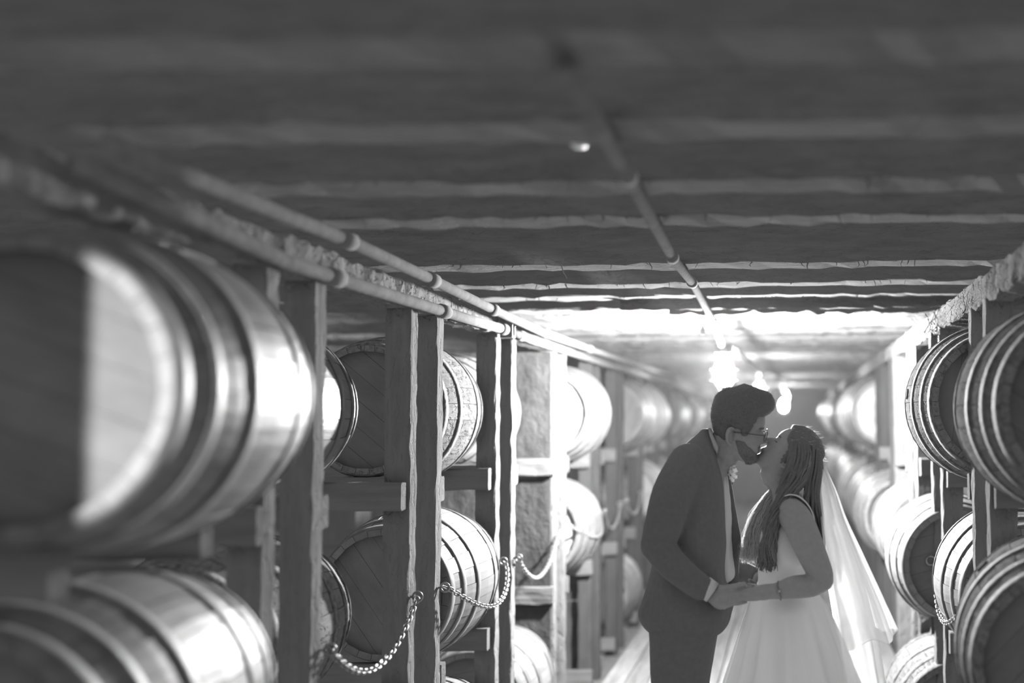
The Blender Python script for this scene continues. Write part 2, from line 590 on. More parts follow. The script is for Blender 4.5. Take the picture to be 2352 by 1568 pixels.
HP = [(-.945, .042), (-.70, .036), (-.34, .042), (.34, .042), (.70, .036), (.945, .042)]
KIT = {}
for kd, sm, hm, dm in (('new', 'stave_wood', 'hoop_steel', 'head_wood'), ('old', 'stave_old', 'hoop_rust', 'head_wood'),
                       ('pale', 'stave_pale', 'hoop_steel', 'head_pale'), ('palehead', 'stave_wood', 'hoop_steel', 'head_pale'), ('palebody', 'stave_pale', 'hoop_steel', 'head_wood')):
    KIT[kd] = dict(
        st=[mesh('stave', *stave_geo(i), sm) for i in range(3)],
        hp=[mesh('hoop', *hoop_geo(*p), hm, True) for p in HP],
        hd=[mesh('head', *head_geo(s), dm) for s in (-1, 1)])
bungm = mesh('bung', *tube([(BR - 0.01, 0, 0), (BR + 0.006, 0, 0)], 0.022, 14), 'head_wood')
ring_m = mesh('ring', *torus(0.021, 0.004, 20, 8), 'chain_steel', True)
ORD = ['first', 'second', 'third', 'fourth', 'fifth', 'sixth', 'seventh', 'eighth', 'ninth', 'tenth', 'eleventh', 'twelfth', 'thirteenth', 'fourteenth', 'fifteenth']
TN = ['top', 'middle', 'bottom']
body_v = None


def fit_x(ext, y, side, yaw=0.0):
    """axis position of a barrel whose outline on the aisle side is seen at pixel column ext"""
    lo_, hi_ = 0.2, 3.0
    for _ in range(40):
        xb = (lo_ + hi_) / 2 * side
        best = None
        for i in range(-20, 21):
            t = i / 20
            yy = t * BL / 2
            X = xb - side * rad(t) * cos(yaw) - yy * sin(yaw)
            Y = y - side * rad(t) * sin(yaw) + yy * cos(yaw)
            p = (PX0 + F * X / Y) * -side
            best = p if best is None else max(best, p)
        if best > ext * -side: lo_ = abs(xb)
        else: hi_ = abs(xb)
    return xb


def barrel(x, y, z, kind, label, group, seed, yaw=0.0, rot=None):
    rg = random.Random(seed)
    K = KIT[kind]
    t = tag(empty('barrel', (x, y, z)), label, 'barrel', group)
    t.rotation_euler = (0, rg.uniform(0, 2 * pi) if rot is None else rot, yaw)
    for k in range(NS):
        obj('stave', rg.choice(K['st']), t, rot=(0, 2 * pi * k / NS, 0))
    for h in K['hp']: obj('hoop', h, t)
    for h in K['hd']: obj('head', h, t)
    obj('bung', bungm, t)
    return t


GL, GR = 'barrels in the groom-side rack', 'barrels in the bride-side rack'
# (bay, tier, x centre, y, z, kind)
# (bay, tier, pixel column of the outline, y, z, kind, yaw)
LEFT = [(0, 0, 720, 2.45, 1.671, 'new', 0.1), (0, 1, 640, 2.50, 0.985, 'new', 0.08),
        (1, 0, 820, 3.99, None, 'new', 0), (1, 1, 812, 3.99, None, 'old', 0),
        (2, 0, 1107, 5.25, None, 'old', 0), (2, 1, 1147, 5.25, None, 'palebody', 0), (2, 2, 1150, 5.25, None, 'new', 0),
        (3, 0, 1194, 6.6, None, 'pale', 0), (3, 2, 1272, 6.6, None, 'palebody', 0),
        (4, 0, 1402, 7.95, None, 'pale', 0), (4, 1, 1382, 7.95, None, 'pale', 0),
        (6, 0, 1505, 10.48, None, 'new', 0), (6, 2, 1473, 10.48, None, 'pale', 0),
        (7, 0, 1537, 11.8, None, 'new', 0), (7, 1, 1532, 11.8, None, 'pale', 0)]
LEFT = [(b_, t_, fit_x(e, y_, -1, w_), y_, z_, k_, w_) for b_, t_, e, y_, z_, k_, w_ in LEFT]
for b in range(8, 14):
    LEFT += [(b, 0, -1.6 + 0.05 * sin(b * 3), 11.8 + 1.32 * (b - 7), None, 'new', 0), (b, 1, -1.58 + 0.05 * sin(b * 5), 11.8 + 1.32 * (b - 7), None, 'new', 0)]
RIGHT = [(0, 0, 2190, 3.72, 1.63, 'old', 0), (0, 1, 2180, 3.72, None, 'old', -0.14),
         (1, 0, 2078, 5.0, None, 'old', 0), (1, 1, 2134, 5.0, None, 'palebody', 0),
         (2, 1, 2025, 6.21, 0.90, 'palebody', 0), (2, 2, 2020, 6.21, None, 'old', 0),
         (3, 1, 2000, 7.47, None, 'new', 0),
         (4, 1, 1955, 8.8, None, 'new', 0), (5, 0, 1934, 10.1, None, 'pale', 0), (5, 1, 1940, 10.1, None, 'new', 0)]
RIGHT = [(b_, t_, fit_x(e, y_, 1, w_), y_, z_, k_, w_) for b_, t_, e, y_, z_, k_, w_ in RIGHT]
for b in range(6, 13):
    RIGHT += [(b, 0, 0.80 + 0.05 * sin(b * 3), 10.15 + 1.32 * (b - 5), None, 'new', 0), (b, 1, 0.8 + 0.05 * sin(b * 5), 10.15 + 1.32 * (b - 5), None, 'new', 0)]
UNIQ = {
    ('L', 0, 0): 'large blurred oak barrel with pale lit head nearest the camera, top tier',
    ('L', 0, 1): 'blurred oak barrel at the bottom edge below the large pale-headed one',
    ('L', 2, 1): 'sharp pale oak barrel with clean hoops behind a sagging chain',
    ('L', 2, 0): 'dusty pitted barrel directly above the sharp pale chained barrel',
    ('R', 1, 0): 'weathered grey barrel with dark head and cobwebs above, second from the camera, bride side',
    ('R', 0, 0): 'blurred barrel cut by the frame edge beside the bride, top tier',
    ('R', 0, 1): 'dark blurred barrel in the bottom corner beside the bride',
    ('R', 2, 1): 'brightly lit barrel with peeling dark head and small metal ring near the veil',
    ('R', 1, 1): 'pale clean barrel with a hanging chain beside the peeling-headed one',
}
brl = {}
for side, lst, g, nm in (('L', LEFT, GL, 'groom'), ('R', RIGHT, GR, 'bride')):
    for (b, tr, x, y, z, kd, yw) in lst:
        lab = UNIQ.get((side, b, tr), f'oak barrel in the {TN[tr]} tier of the {ORD[b]} bay, {nm}-side rack')
        brl[(side, b, tr)] = barrel(x, y, TIER[tr] if z is None else z, kd, lab, g, b * 17 + tr * 5 + (400 if side == 'L' else 0), yw)
# small ring on the peeling head
ro = obj('ring', ring_m, brl[('R', 2, 1)])
ro.parent = brl[('R', 2, 1)]
rp = W(2138, 1287, 6.21 - BL / 2 * .93 - 0.006) - Vector(brl[('R', 2, 1)].location)
ry = brl[('R', 2, 1)].rotation_euler.y
ro.location = Matrix.Rotation(-ry, 3, 'Y') @ rp
ro.rotation_euler = (pi / 2, 0, 0)

# ------------------------------------------------------------------ pipes
def pipe(name, pts, r, label, cat, couple=(), mat='pipe_paint'):
    t = tag(empty(name, pts[0]), label, cat)
    o0 = Vector(pts[0])
    P = [Vector(p) - o0 for p in pts]
    obj('tube', mesh('tube', *tube(P, r, 16), mat, True), t)
    for (i, s) in couple:
        a, b = P[i], P[i + 1]
        c = a.lerp(b, s); d = (b - a).normalized()
        obj('coupling', mesh('coupling', *tube([c - d * .045, c - d * .04, c + d * .04, c + d * .045], [r, r + .006, r + .006, r], 16), mat, True), t)
    return t


def atX(px, py, X):
    d = fw + CR * ((px - PX0) / F) + CU * ((PY0 - py) / F)
    return EYE + d * (X / d.x)


pipe('sprinkler_pipe', [atX(px, py, -1.34) for px, py in ((180, 372), (430, 492), (660, 602), (830, 657), (960, 697), (1060, 728), (1160, 757))] ,
     0.021, 'lower painted pipe along the top of the groom-side rack', 'pipe', [(2, .6), (4, .55), (5, .93)])
pipe('sprinkler_pipe', [atX(px, py, -1.36) for px, py in ((1172, 762), (1215, 778), (1290, 802), (1390, 837), (1500, 868))],
     0.021, 'farther length of the lower pipe beyond the square clamp', 'pipe', [(0, .5)])
pipe('sprinkler_pipe', [atX(px, py, -1.29) for px, py in ((250, 325), (440, 408), (646, 490), (810, 557), (983, 638), (1124, 707), (1243, 762), (1365, 805), (1470, 840), (1560, 868))],
     0.020, 'upper painted pipe running beside the ceiling joists, groom side', 'pipe', [(2, .9), (4, .05), (5, .05), (6, .05), (6, .9)])
cl = atX(1166, 752, -1.35)
o = obj('pipe_clamp', mesh('pipe_clamp', *join([box_geo(-.03, .03, -.03, -.02, -.05, .05), box_geo(-.03, .03, .02, .03, -.05, .05),
                                             box_geo(-.03, .03, -.02, .02, .04, .05), box_geo(-.03, .03, -.02, .02, -.05, -.04)]), 'dark_metal'), None, cl)
tag(o, 'small square metal clamp on the pipe above a post', 'clamp')
con = [(1296, 160), (1375, 290), (1440, 402), (1545, 592), (1592, 652)]
CZ = 2.165
P = []
for px, py in con:
    d = fw + CR * ((px - PX0) / F) + CU * ((PY0 - py) / F)
    P.append(EYE + d * ((CZ - EYE.z) / d.z))
BX, BY = -0.368, 6.6
P = P[:4] + [W(1592, 652, 5.2), W(1640, 741, 6.35), Vector((BX - .005, BY - 0.02, 2.005))]
pipe('conduit', P, 0.017, 'electrical conduit running down the aisle ceiling to the first bulb', 'conduit', [(1, .97), (2, .97), (3, .93), (4, .93)])
pipe('conduit', [Vector((BX, BY + .03, 2.005)), W(1692, 802, 7.4), W(1716, 828, 8.4), W(1738, 848, 10.4), Vector((-.29, 11.07, 2.02))], 0.017,
     'electrical conduit between the first and second bulbs', 'conduit', [(0, .5)])
pipe('conduit', [Vector((-.29, 11.13, 2.02)), Vector((-.2, 13.5, 2.14)), Vector((-.1, 15.8, 2.14)), Vector((-.095, 15.98, 1.94))], 0.017,
     'electrical conduit between the second and third bulbs', 'conduit', [(0, .5)])


# ------------------------------------------------------------------ bulbs
def lamp(x, y, ztop, label, glow='bulb_far'):
    t = tag(empty('bulb_lamp', (x, y, ztop)), label, 'lamp', 'bulbs along the aisle ceiling')
    obj('junction_box', mesh('junction_box', *join([tube([(0, 0, 0), (0, 0, -.05)], .05, 20), tube([(0, 0, -.05), (0, 0, -.085)], [.038, .034], 20)]), 'dark_metal'), t)
    prof = [(.024, -.085), (.03, -.10), (.046, -.135), (.052, -.165), (.047, -.20), (.03, -.225), (.010, -.235)]
    rings = [[Vector((r * cos(2 * pi * k / 14), r * sin(2 * pi * k / 14), z)) for k in range(14)] for r, z in prof]
    obj('globe', mesh('globe', *loft(rings), glow, True), t)
    g = []
    for k in range(4):
        a = pi / 4 + k * pi / 2
        g.append(tube([Vector((.045 * cos(a), .045 * sin(a), -.07)), Vector((.075 * cos(a), .075 * sin(a), -.14)), Vector((.07 * cos(a), .07 * sin(a), -.21)), Vector((.03 * cos(a), .03 * sin(a), -.262)), Vector((0, 0, -.268))], .0028, 6))
    for R, z in ((.075, -.14), (.072, -.20)):
        v, f = torus(R, .0028, 24, 6); g.append(([(a, b, c + z) for a, b, c in v], f))
    obj('wire_guard', mesh('wire_guard', *join(g), 'dark_metal', True), t)
    return t


lamp(BX, BY, 2.025, 'brightest bare bulb in a wire guard directly above the groom', 'bulb_glow')
lamp(-.29, 11.1, 2.04, 'second glowing bulb, partly behind the groom\'s hair')
lamp(-.095, 16, 1.96, 'third blurred bulb glowing by the groom\'s forehead')
lamp(-.1, 20.3, 2.16, 'farthest bulb near the end of the aisle')

# hanging string with tag, porcelain knobs on the joists
p0 = W(1614, 688, 5.9); p1 = W(1614, 748, 5.9); p2 = W(1614, 760, 5.9)
t = tag(empty('pull_string', p0), 'thin string with a small tag hanging beside the conduit', 'string')
obj('string', mesh('string', *tube([Vector((0, 0, 0)), p1 - p0], .0022, 6), 'pipe_paint'), t)
obj('tag', mesh('tag', *join([tube([p1 - p0, p2 - p0, p2 - p0 + Vector((0, 0, -.018))], [.004, .013, .008], 10)]), 'porcelain'), t)
for (px, py, Y, r, lb) in ((1330, 318, 2.6, .02, 'white porcelain wire knob hanging beside the conduit'), (1308, 70, 1.95, .017, 'topmost pale porcelain wire knob, blurred near the frame top')):
    c = W(px, py, Y)
    t = tag(empty('wire_knob', c), lb, 'insulator')
    obj('body', mesh('body', *tube([Vector((0, 0, 2.2 - c.z + .01)), Vector((0, 0, r)), Vector((0, 0, r * .4)), Vector((0, 0, -r * .1)), Vector((0, 0, -r * .6)), Vector((0, 0, -r))], [.004, .004, r, r * .8, r, r * .7], 16), 'porcelain', True), t)

# ------------------------------------------------------------------ chains
lk = mesh('link', *torus(0.0085, 0.0034, 16, 6, stretch=0.0075), 'chain_steel', True)
hk_geo = torus(0.017, 0.0045, 20, 8)
hook_m = mesh('eye_hook', *join([hk_geo, tube([Vector((-.017, 0, 0)), Vector((-.05, 0, 0))], .0045, 8)]), 'chain_steel', True)


def chain(a, b, sag, label, side, bow=0.0):
    """chain hung between two eye hooks"""
    a, b = Vector(a), Vector(b)
    t = tag(empty('chain', a), label, 'chain', 'safety chains across the bays')
    for p in (a, b):
        h = obj('eye_hook', hook_m, t, p - a)
        h.rotation_euler = (pi / 2, 0, 0 if side < 0 else pi)
    n = 80
    pts = []
    for i in range(n + 1):
        s = i / n
        p = a.lerp(b, s); p.z -= sag * 4 * s * (1 - s); p.x -= side * bow * sin(pi * s) ** .6
        pts.append(p)
    step = 0.0245
    acc = 0.0; k = 0
    for i in range(n):
        d = pts[i + 1] - pts[i]
        L = d.length
        while acc <= L:
            p = pts[i] + d * (acc / L)
            tq = d.to_track_quat('X', 'Z')
            o = obj('link', lk, t, p - a)
            o.rotation_mode = 'QUATERNION'
            o.rotation_quaternion = tq @ Quaternion((1, 0, 0), (pi / 2) * (k % 2) + 0.5)
            acc += step; k += 1
        acc -= L
    return t


xc = -XL + 0.025
chain((xc, 3.60, .935), (xc, 4.43, .97), .15, 'blurred chain sagging low across the second bay, groom side', -1)
chain((xc, 4.78, .955), (xc + .01, 5.70, .95), .135, 'sharp chain drooping across the pale barrel, groom side', -1, .085)
chain((xc, 6.06, .925), (xc, 7.10, .95), .17, 'bright chain hanging in front of the grey planked partition', -1)
chain((xc, 7.45, .955), (xc, 8.44, .95), .10, 'chain across the lit barrel just past the grey partition', -1, .10)
chain((xc, 8.80, .95), (xc, 9.64, .95), .16, 'blurred chain in a dark empty bay, groom side', -1)
chain((xc, 10.0, .95), (xc, 10.97, .95), .15, 'farthest chain seen beside the groom\'s back', -1)
chain((XR - .02, 4.58, .90), (XR - .02, 5.50, .95), .155, 'chain looped under the pale barrel, bride side', 1, .05)

# cobwebs and splinters hanging from the joists and the bride-side beam
cr_ = random.Random(77)
V, Fc = [], []


def wisp(pts, r):
    o = len(V)
    n_ = len(pts)
    for i, p in enumerate(pts):
        w = r * (1 - .6 * i / (n_ - 1))
        V.extend([p - Vector((w, 0, 0)), p + Vector((w * .8, .2 * w, 0))])
    Fc.extend([(o + 2 * i, o + 2 * i + 1, o + 2 * i + 3, o + 2 * i + 2) for i in range(n_ - 1)])


for y in [q for q in jy if 2.5 < q < 9]:
    for _ in range(26):
        x = cr_.uniform(-1.3, .65); yy = y + cr_.uniform(.0, .02)
        p = Vector((x, yy, 2.205)); Ls = cr_.uniform(.006, .03) * (2 if cr_.random() < .06 else 1)
        q = p + Vector((cr_.uniform(-.012, .012), 0, -Ls * .6)); e = q + Vector((cr_.uniform(-.015, .015), cr_.uniform(-.005, .005), -Ls * .4))
        wisp([p, q, e], cr_.uniform(.0015, .004))
c = W(2150, 755, 5.45)
for _ in range(90):
    a = cr_.uniform(0, 2 * pi); Ls = cr_.uniform(.03, .16)
    b = c + Vector((cr_.uniform(-.05, .05), cr_.uniform(-.06, .06), cr_.uniform(-.03, .05)))
    d = Vector((cos(a), cr_.uniform(-.4, .4), .8 * sin(a)))
    wisp([b, b + d * Ls * .5 + Vector((0, 0, -.008)), b + d * Ls], cr_.uniform(.0008, .0022))
c0, c1 = W(2345, 600, 3.6), W(2170, 725, 5.0)
for _ in range(320):
    b = c0.lerp(c1, cr_.random()) + Vector((cr_.uniform(-.02, .06), 0, cr_.uniform(-.05, .05)))
    d = Vector((cr_.uniform(-1, 1), cr_.uniform(-.6, .6), cr_.uniform(-1.2, .3)))
    wisp([b, b + d * .02, b + d * .045], cr_.uniform(.0004, .0012))
tag(obj('cobweb', mesh('cobweb', V, Fc, 'joist_wood')), 'dusty cobwebs and splinters hanging from the ceiling joists', 'cobweb', kind='stuff')

# ------------------------------------------------------------------ people
S0 = F / 4.42      # pixels per metre where the couple stands
YG = 4.42


def catmull(tab, x):
    """smooth interpolation of rows (x, a, b, ...)"""
    if x <= tab[0][0]: return list(tab[0][1:])
    if x >= tab[-1][0]: return list(tab[-1][1:])
    for i in range(len(tab) - 1):
        if tab[i][0] <= x <= tab[i + 1][0]: break
    p0, p1, p2, p3 = tab[max(i - 1, 0)], tab[i], tab[i + 1], tab[min(i + 2, len(tab) - 1)]
    t = (x - p1[0]) / (p2[0] - p1[0])
    out = []
    for j in range(1, len(p1)):
        m1 = (p2[j] - p0[j]) / max(p2[0] - p0[0], 1e-6) * (p2[0] - p1[0])
        m2 = (p3[j] - p1[j]) / max(p3[0] - p1[0], 1e-6) * (p2[0] - p1[0])
        out.append((2 * t ** 3 - 3 * t * t + 1) * p1[j] + (t ** 3 - 2 * t * t + t) * m1 + (-2 * t ** 3 + 3 * t * t) * p2[j] + (t ** 3 - t * t) * m2)
    return out


HEAD = [(-.006, .066, .036, .014), (.002, .080, .012, .030), (.014, .087, -.012, .041), (.030, .085, -.034, .050), (.045, .091, -.050, .056), (.062, .089, -.065, .061),
        (.080, .089, -.078, .066), (.100, .087, -.088, .070), (.118, .084, -.095, .0725), (.135, .092, -.098, .074), (.160, .091, -.099, .0755), (.185, .081, -.095, .073),
        (.205, .063, -.084, .064), (.222, .037, -.062, .047), (.233, .008, -.03, .022)]


def head_pt(z, th, off=0.0, nose=True):
    xf, xb, w = catmull(HEAD, z)
    c, a = (xf + xb) / 2, (xf - xb) / 2
    ct, st = cos(th), sin(th)
    e = 2 / 2.35
    x = c + (a + off) * math.copysign(abs(ct) ** e, ct)
    y = (w + off) * math.copysign(abs(st) ** e, st)
    if nose:
        d = abs(th)
        nz = 0
        if .070 <= z <= .125:
            nz = (z - .070) / .012 if z < .082 else (.125 - z) / .043
        x += .030 * max(nz, 0) * exp(-(d / .17) ** 2)
        x -= .010 * exp(-((d - .42) / .17) ** 2 - ((z - .112) / .014) ** 2)       # eye sockets
        x += .005 * exp(-((d - .40) / .12) ** 2 - ((z - .110) / .007) ** 2)       # closed lids
        x += .005 * exp(-(d / .30) ** 2) * (exp(-((z - .049) / .005) ** 2) + exp(-((z - .039) / .005) ** 2))  # lips
        x -= .004 * exp(-(d / .3) ** 2 - ((z - .030) / .006) ** 2)
    return Vector((x, y, z))


class Head:
    """places head coordinates (x to the face, y to the left, z to the crown) into the room"""
    def __init__(self, ear_px, Y, face, pitch, scale, roll=0.0):
        f = Vector((face * cos(pitch), 0, sin(pitch)))
        u = Vector((-face * sin(pitch), 0, cos(pitch)))
        l = u.cross(f)
        q = Quaternion(f, roll)
        self.f, self.u, self.l = f, q @ u, q @ l
        self.s = scale
        self.o = Vector((0, 0, 0))
        e = self((-.015, 0, .085))
        self.o = W(ear_px[0], ear_px[1], Y) - e

    def __call__(self, p):
        return self.o + (self.f * p[0] + self.l * p[1] + self.u * p[2]) * self.s

    def map(self, geo):
        v, f = geo
        return [self(p) for p in v], f


def head_geo3(H, n=40):
    zs = [-.006 + .239 * i / 46 for i in range(47)]
    rings = [[H(head_pt(z, -pi + 2 * pi * k / n)) for k in range(n)] for z in zs]
    return loft(rings)


def ear_geo(H, s):
    """an outer ear: bowl plate with a raised rim and a lobe"""
    c = Vector((-.016, s * .079, .090))
    def E(a, k=1.0, out=0.0):      # outline of the ear, a = 0 at the top, running backwards
        return c + Vector((-.0185 * sin(a) * k * (1 if sin(a) > 0 else .75) - .004 * cos(a) * k, s * (out + (.007 if sin(a) > 0 else -.002)), .030 * cos(a) * k * (1 if cos(a) > 0 else 1.05)))
    rim = [E(-.7 + k * .42, 1, .003) for k in range(11)]
    parts = [H.map(tube(rim, [.0035, .0045, .005, .005, .0048, .0048, .0048, .005, .006, .0056, .0035], 8))]
    parts.append(H.map(tube([E(a, .62, .001) for a in (.0, .6, 1.2, 1.8, 2.4)], [.0025, .003, .003, .003, .002], 8)))
    rings = [[H(E(2 * pi * k / 18, m, o)) for k in range(18)] for m, o in ((1.0, -.016), (1.0, -.001), (.8, -.004), (.4, -.008), (.1, -.009))]
    if s > 0: rings = [list(reversed(r)) for r in rings]
    parts.append(loft(rings))
    return join(parts)


def hair_shell(H, hfun, n=64, m=44, seed=0):
    rg = random.Random(seed)
    rings = []
    for i in range(m + 1):
        z = .012 + (.2335 - .012) * i / m
        ring = []
        for k in range(n):
            th = -pi + 2 * pi * k / n
            h = hfun(th, z)
            p = head_pt(z, th, 0, nose=False)
            nrm = Vector((cos(th), sin(th), max(0, (z - .15) / .05))).normalized()
            ring.append(H(p + nrm * (h + (rg.uniform(-.0018, .0018) if h > .004 else 0))))
        rings.append(ring)
    v, f = loft(rings, cap=False)
    b = len(v)
    top = H(head_pt(.2335, 0, 0, False) * 0.0 + Vector((-.012, 0, .2345 + hfun(0, .2335) * .95)))
    v = v + [top]
    o = m * n
    f += [(b, o + k, o + (k + 1) % n) for k in range(n)]
    return v, f


def sstep(a, b, x):
    t = min(max((x - a) / (b - a), 0), 1)
    return t * t * (3 - 2 * t)


def finger(base, d, up, L, r, bends):
    """three phalanges; bends in radians turning d towards -up"""
    P = [Vector(base)]
    d = Vector(d).normalized(); up = Vector(up); up = (up - d * up.dot(d)).normalized()
    R = [r]
    for i, fr in enumerate((.45, .30, .25)):
        q = Quaternion(d.cross(up).normalized(), -bends[i])
        d = q @ d; up = q @ up
        P.append(P[-1] + d * L * fr); R.append(r * (.94 - .1 * i))
    return limb(P, R, 10, 3)


def strands(paths, mat, name, parent, r0=.0006):
    """thin tapering ribbons"""
    V, Fc = [], []
    rgs = random.Random(len(paths))
    for pts in paths:
        n = len(pts)
        o = len(V)
        side = Vector((rgs.uniform(-1, 1), rgs.uniform(-.5, .5), rgs.uniform(-1, 1))).normalized()
        for i, p_ in enumerate(pts):
            t_ = (pts[min(i + 1, n - 1)] - pts[max(i - 1, 0)]).normalized()
            w = t_.cross(Vector((0, 1, 0)) + side * .6)
            w = w.normalized() if w.length > 1e-5 else side
            r = r0 * (1 - .75 * i / (n - 1))
            V += [p_ - w * r, p_ + w * r]
        Fc += [(o + 2 * i, o + 2 * i + 1, o + 2 * i + 3, o + 2 * i + 2) for i in range(n - 1)]
    return obj(name, mesh(name, V, Fc, mat, True), parent)


def rel(geo, o):
    v, f = geo
    return [Vector(p) - o for p in v], f


# ============================================================ the groom
gro = W(1560, 1900, YG); gro.z = 0.0
GO = Vector((gro.x, YG, 0.0))
groom = tag(empty('person', GO), 'person in a dark suit and glasses leaning to kiss the bride', 'person')
HG = Head((1684, 998), YG - .015, 1, radians(-12), 1.0, roll=radians(6))
G = lambda px, py, dy=0.0: W(px, py, YG + dy)
gb = [head_geo3(HG), ear_geo(HG, 1), ear_geo(HG, -1)]
gb.append(limb([HG((-.03, 0, .06)), HG((-.035, 0, .01)), G(1652, 1050), G(1622, 1090)], [.062, .060, .062, .075]))
# trunk and hidden limbs
gb.append(limb([G(1610, 1075), G(1600, 1180), G(1590, 1300), G(1582, 1400)], [.095, .115, .105, .115]))
gb.append(limb([G(1590, 1085, -.15), G(1535, 1180, -.2), G(1508, 1248, -.21)], [.05, .045, .040]))
gb.append(limb([G(1508, 1248, -.21), G(1570, 1310, -.215), G(1632, 1358, -.20)], [.040, .036, .028]))
gb.append(limb([G(1590, 1085, .15), G(1600, 1200, .2), G(1625, 1275, .2)], [.05, .045, .040]))
gb.append(limb([G(1625, 1275, .2), G(1690, 1305, .19), G(1745, 1328, .16)], [.040, .036, .027]))
for s in (-1, 1):
    a = Vector((G(1580, 1420).x, YG + s * .09, G(1580, 1420).z))
    gb.append(limb([a, Vector((GO.x + .02, YG + s * .095, .50)), Vector((GO.x, YG + s * .1, .10)), Vector((GO.x + .12, YG + s * .11, .05))], [.085, .055, .042, .035]))
# right hand (camera side): palm and five fingers round the bride's hand
YH = YG - .20
Hn = lambda px, py, dy=0.0: W(px, py, YH + dy)
gb.append(limb([Hn(1628, 1358), Hn(1642, 1364), Hn(1662, 1370), Hn(1680, 1368)], [.030, .036, .040, .034]))
for (bx, by, dy, ex, L, r, bd) in ((1676, 1352, -.004, 40, .075, .0105, (.05, .12, .15)), (1682, 1362, -.014, 42, .082, .0108, (.15, .25, .3)),
                                   (1681, 1374, -.016, 42, .078, .0105, (.2, .3, .35)), (1674, 1386, -.010, 40, .066, .0095, (.15, .3, .3))):
    b = Hn(bx, by, dy)
    d = (Hn(bx + ex, by - 2, dy + .004) - b)
    gb.append(finger(b, d, Vector((0, -1, 0)), L, r, bd))
gb.append(finger(Hn(1655, 1352, -.022), Hn(1700, 1344, -.022) - Hn(1655, 1352, -.022), Vector((0, -1, 0)), .085, .0115, (.1, .1, .15)))
gb.append(limb([Hn(1640, 1374), Hn(1652, 1386), Hn(1663, 1390)], [.022, .020, .014]))
# left hand on the bride's far side
Hf = lambda px, py, dy=0.0: W(px, py, YG + .15 + dy)
gb.append(limb([Hf(1742, 1328), Hf(1760, 1334), Hf(1775, 1338)], [.027, .033, .030]))
for k in range(4):
    b = Hf(1774, 1326 + 8 * k)
    gb.append(finger(b, Vector((1, -.25, -.05)), Vector((0, 1, 0)), .07 - .004 * abs(k - 1), .009, (.1, .25, .3)))
gb.append(finger(Hf(1755, 1322), Vector((.8, -.3, .5)), Vector((0, 1, 0)), .06, .010, (.1, .15, .2)))
body = obj('body', mesh('body', *rel(join(gb), GO), 'skin', True), groom)
remesh(body, .0034, 2)

# jacket
def ring_rows(rows, yc, n=28, p=2.4, inset=0.0):
    """horizontal rings from (py, back px, front px, half depth)"""
    R = []
    for (py, x0, x1, hd) in rows:
        a, b = W(x0, py, yc), W(x1, py, yc)
        c = (a + b) / 2; hw = abs(b.x - a.x) / 2 - inset
        ring = []
        for k in range(n):
            w = 2 * pi * k / n
            e = 2 / p
            ring.append(c + Vector((hw * math.copysign(abs(cos(w)) ** e, cos(w)), (hd - inset) * math.copysign(abs(sin(w)) ** e, sin(w)), 0)))
        R.append(ring)
    return R


def dense(rows, step=9):
    out = []
    py = rows[0][0]
    while py < rows[-1][0]:
        out.append([py] + catmull(rows, py)); py += step
    out.append(list(rows[-1]))
    return out


JK = [(984, 1613, 1628, .045), (996, 1601, 1634, .075), (1012, 1582, 1640, .12), (1030, 1562, 1645, .165), (1058, 1535, 1652, .20), (1100, 1517, 1662, .215), (1150, 1511, 1667, .21),
      (1200, 1508, 1669, .205), (1249, 1505, 1671, .20), (1300, 1498, 1668, .195), (1340, 1487, 1672, .195), (1380, 1474, 1684, .20), (1396, 1468, 1683, .205),
      (1420, 1472, 1678, .205), (1436, 1484, 1672, .20), (1449, 1502, 1660, .19)]
jp = [loft(ring_rows(dense(JK), YG))]
jp.append(limb([G(1580, 1062, -.16), G(1545, 1135, -.215), G(1522, 1215, -.23), G(1509, 1252, -.23)], [.070, .074, .066, .058]))
jp.append(limb([G(1509, 1250, -.23), G(1545, 1296, -.235), G(1590, 1334, -.22), G(1610, 1348, -.21)], [.058, .054, .048, .046]))
jp.append(limb([G(1580, 1070, .15), G(1600, 1160, .21), G(1622, 1270, .21)], [.070, .066, .056]))
jp.append(limb([G(1622, 1268, .21), G(1680, 1302, .2), G(1728, 1322, .17)], [.054, .046, .038]))
# flap at the back hem
jp.append(limb([G(1500, 1385, -.12), G(1482, 1412, -.12), G(1488, 1425, -.1)], [.03, .02, .012]))
jk = obj('jacket', mesh('jacket', *rel(join(jp), GO), 'suit', True), groom)
remesh(jk, .006, 3)
# far lapel and front edge
LP = [(1062, 1640, 1662), (1100, 1650, 1677), (1154, 1655, 1687), (1200, 1655, 1695), (1244, 1655, 1702), (1293, 1655, 1697), (1342, 1655, 1695), (1400, 1650, 1682), (1440, 1645, 1668)]
rows = []
for py, a, b in [[py] + catmull(LP, py) for py in range(1062, 1441, 9)]:
    A, B = W(a, py, YG + .09), W(b, py, YG + .075)
    rows.append([A + Vector((0, -.012, 0)), B + Vector((0, -.006, 0)), B + Vector((.001, .004, 0)), A + Vector((0, .012, 0))])
obj('lapel', mesh('lapel', *rel(loft(rows), GO), 'suit', True), jk)
# shirt front, collar, cuff
SH = [(1050, 1625, 1661, .05), (1075, 1630, 1667, .055), (1100, 1635, 1672, .06), (1150, 1640, 1677, .06), (1200, 1640, 1680, .06), (1249, 1640, 1680, .06), (1290, 1640, 1684, .06), (1318, 1640, 1688, .06), (1330, 1640, 1684, .05), (1338, 1640, 1670, .04)]
rr = []
for i, r in enumerate(dense(SH, 6)):
    ring = ring_rows([r], YG + .01, 28, 2.2)[0]
    rr.append([p + Vector((.0022 * sin(k * 1.9 + i * .35), 0, 0)) for k, p in enumerate(ring)])
obj('shirt', mesh('shirt', *rel(loft(rr), GO), 'shirt', True), groom)


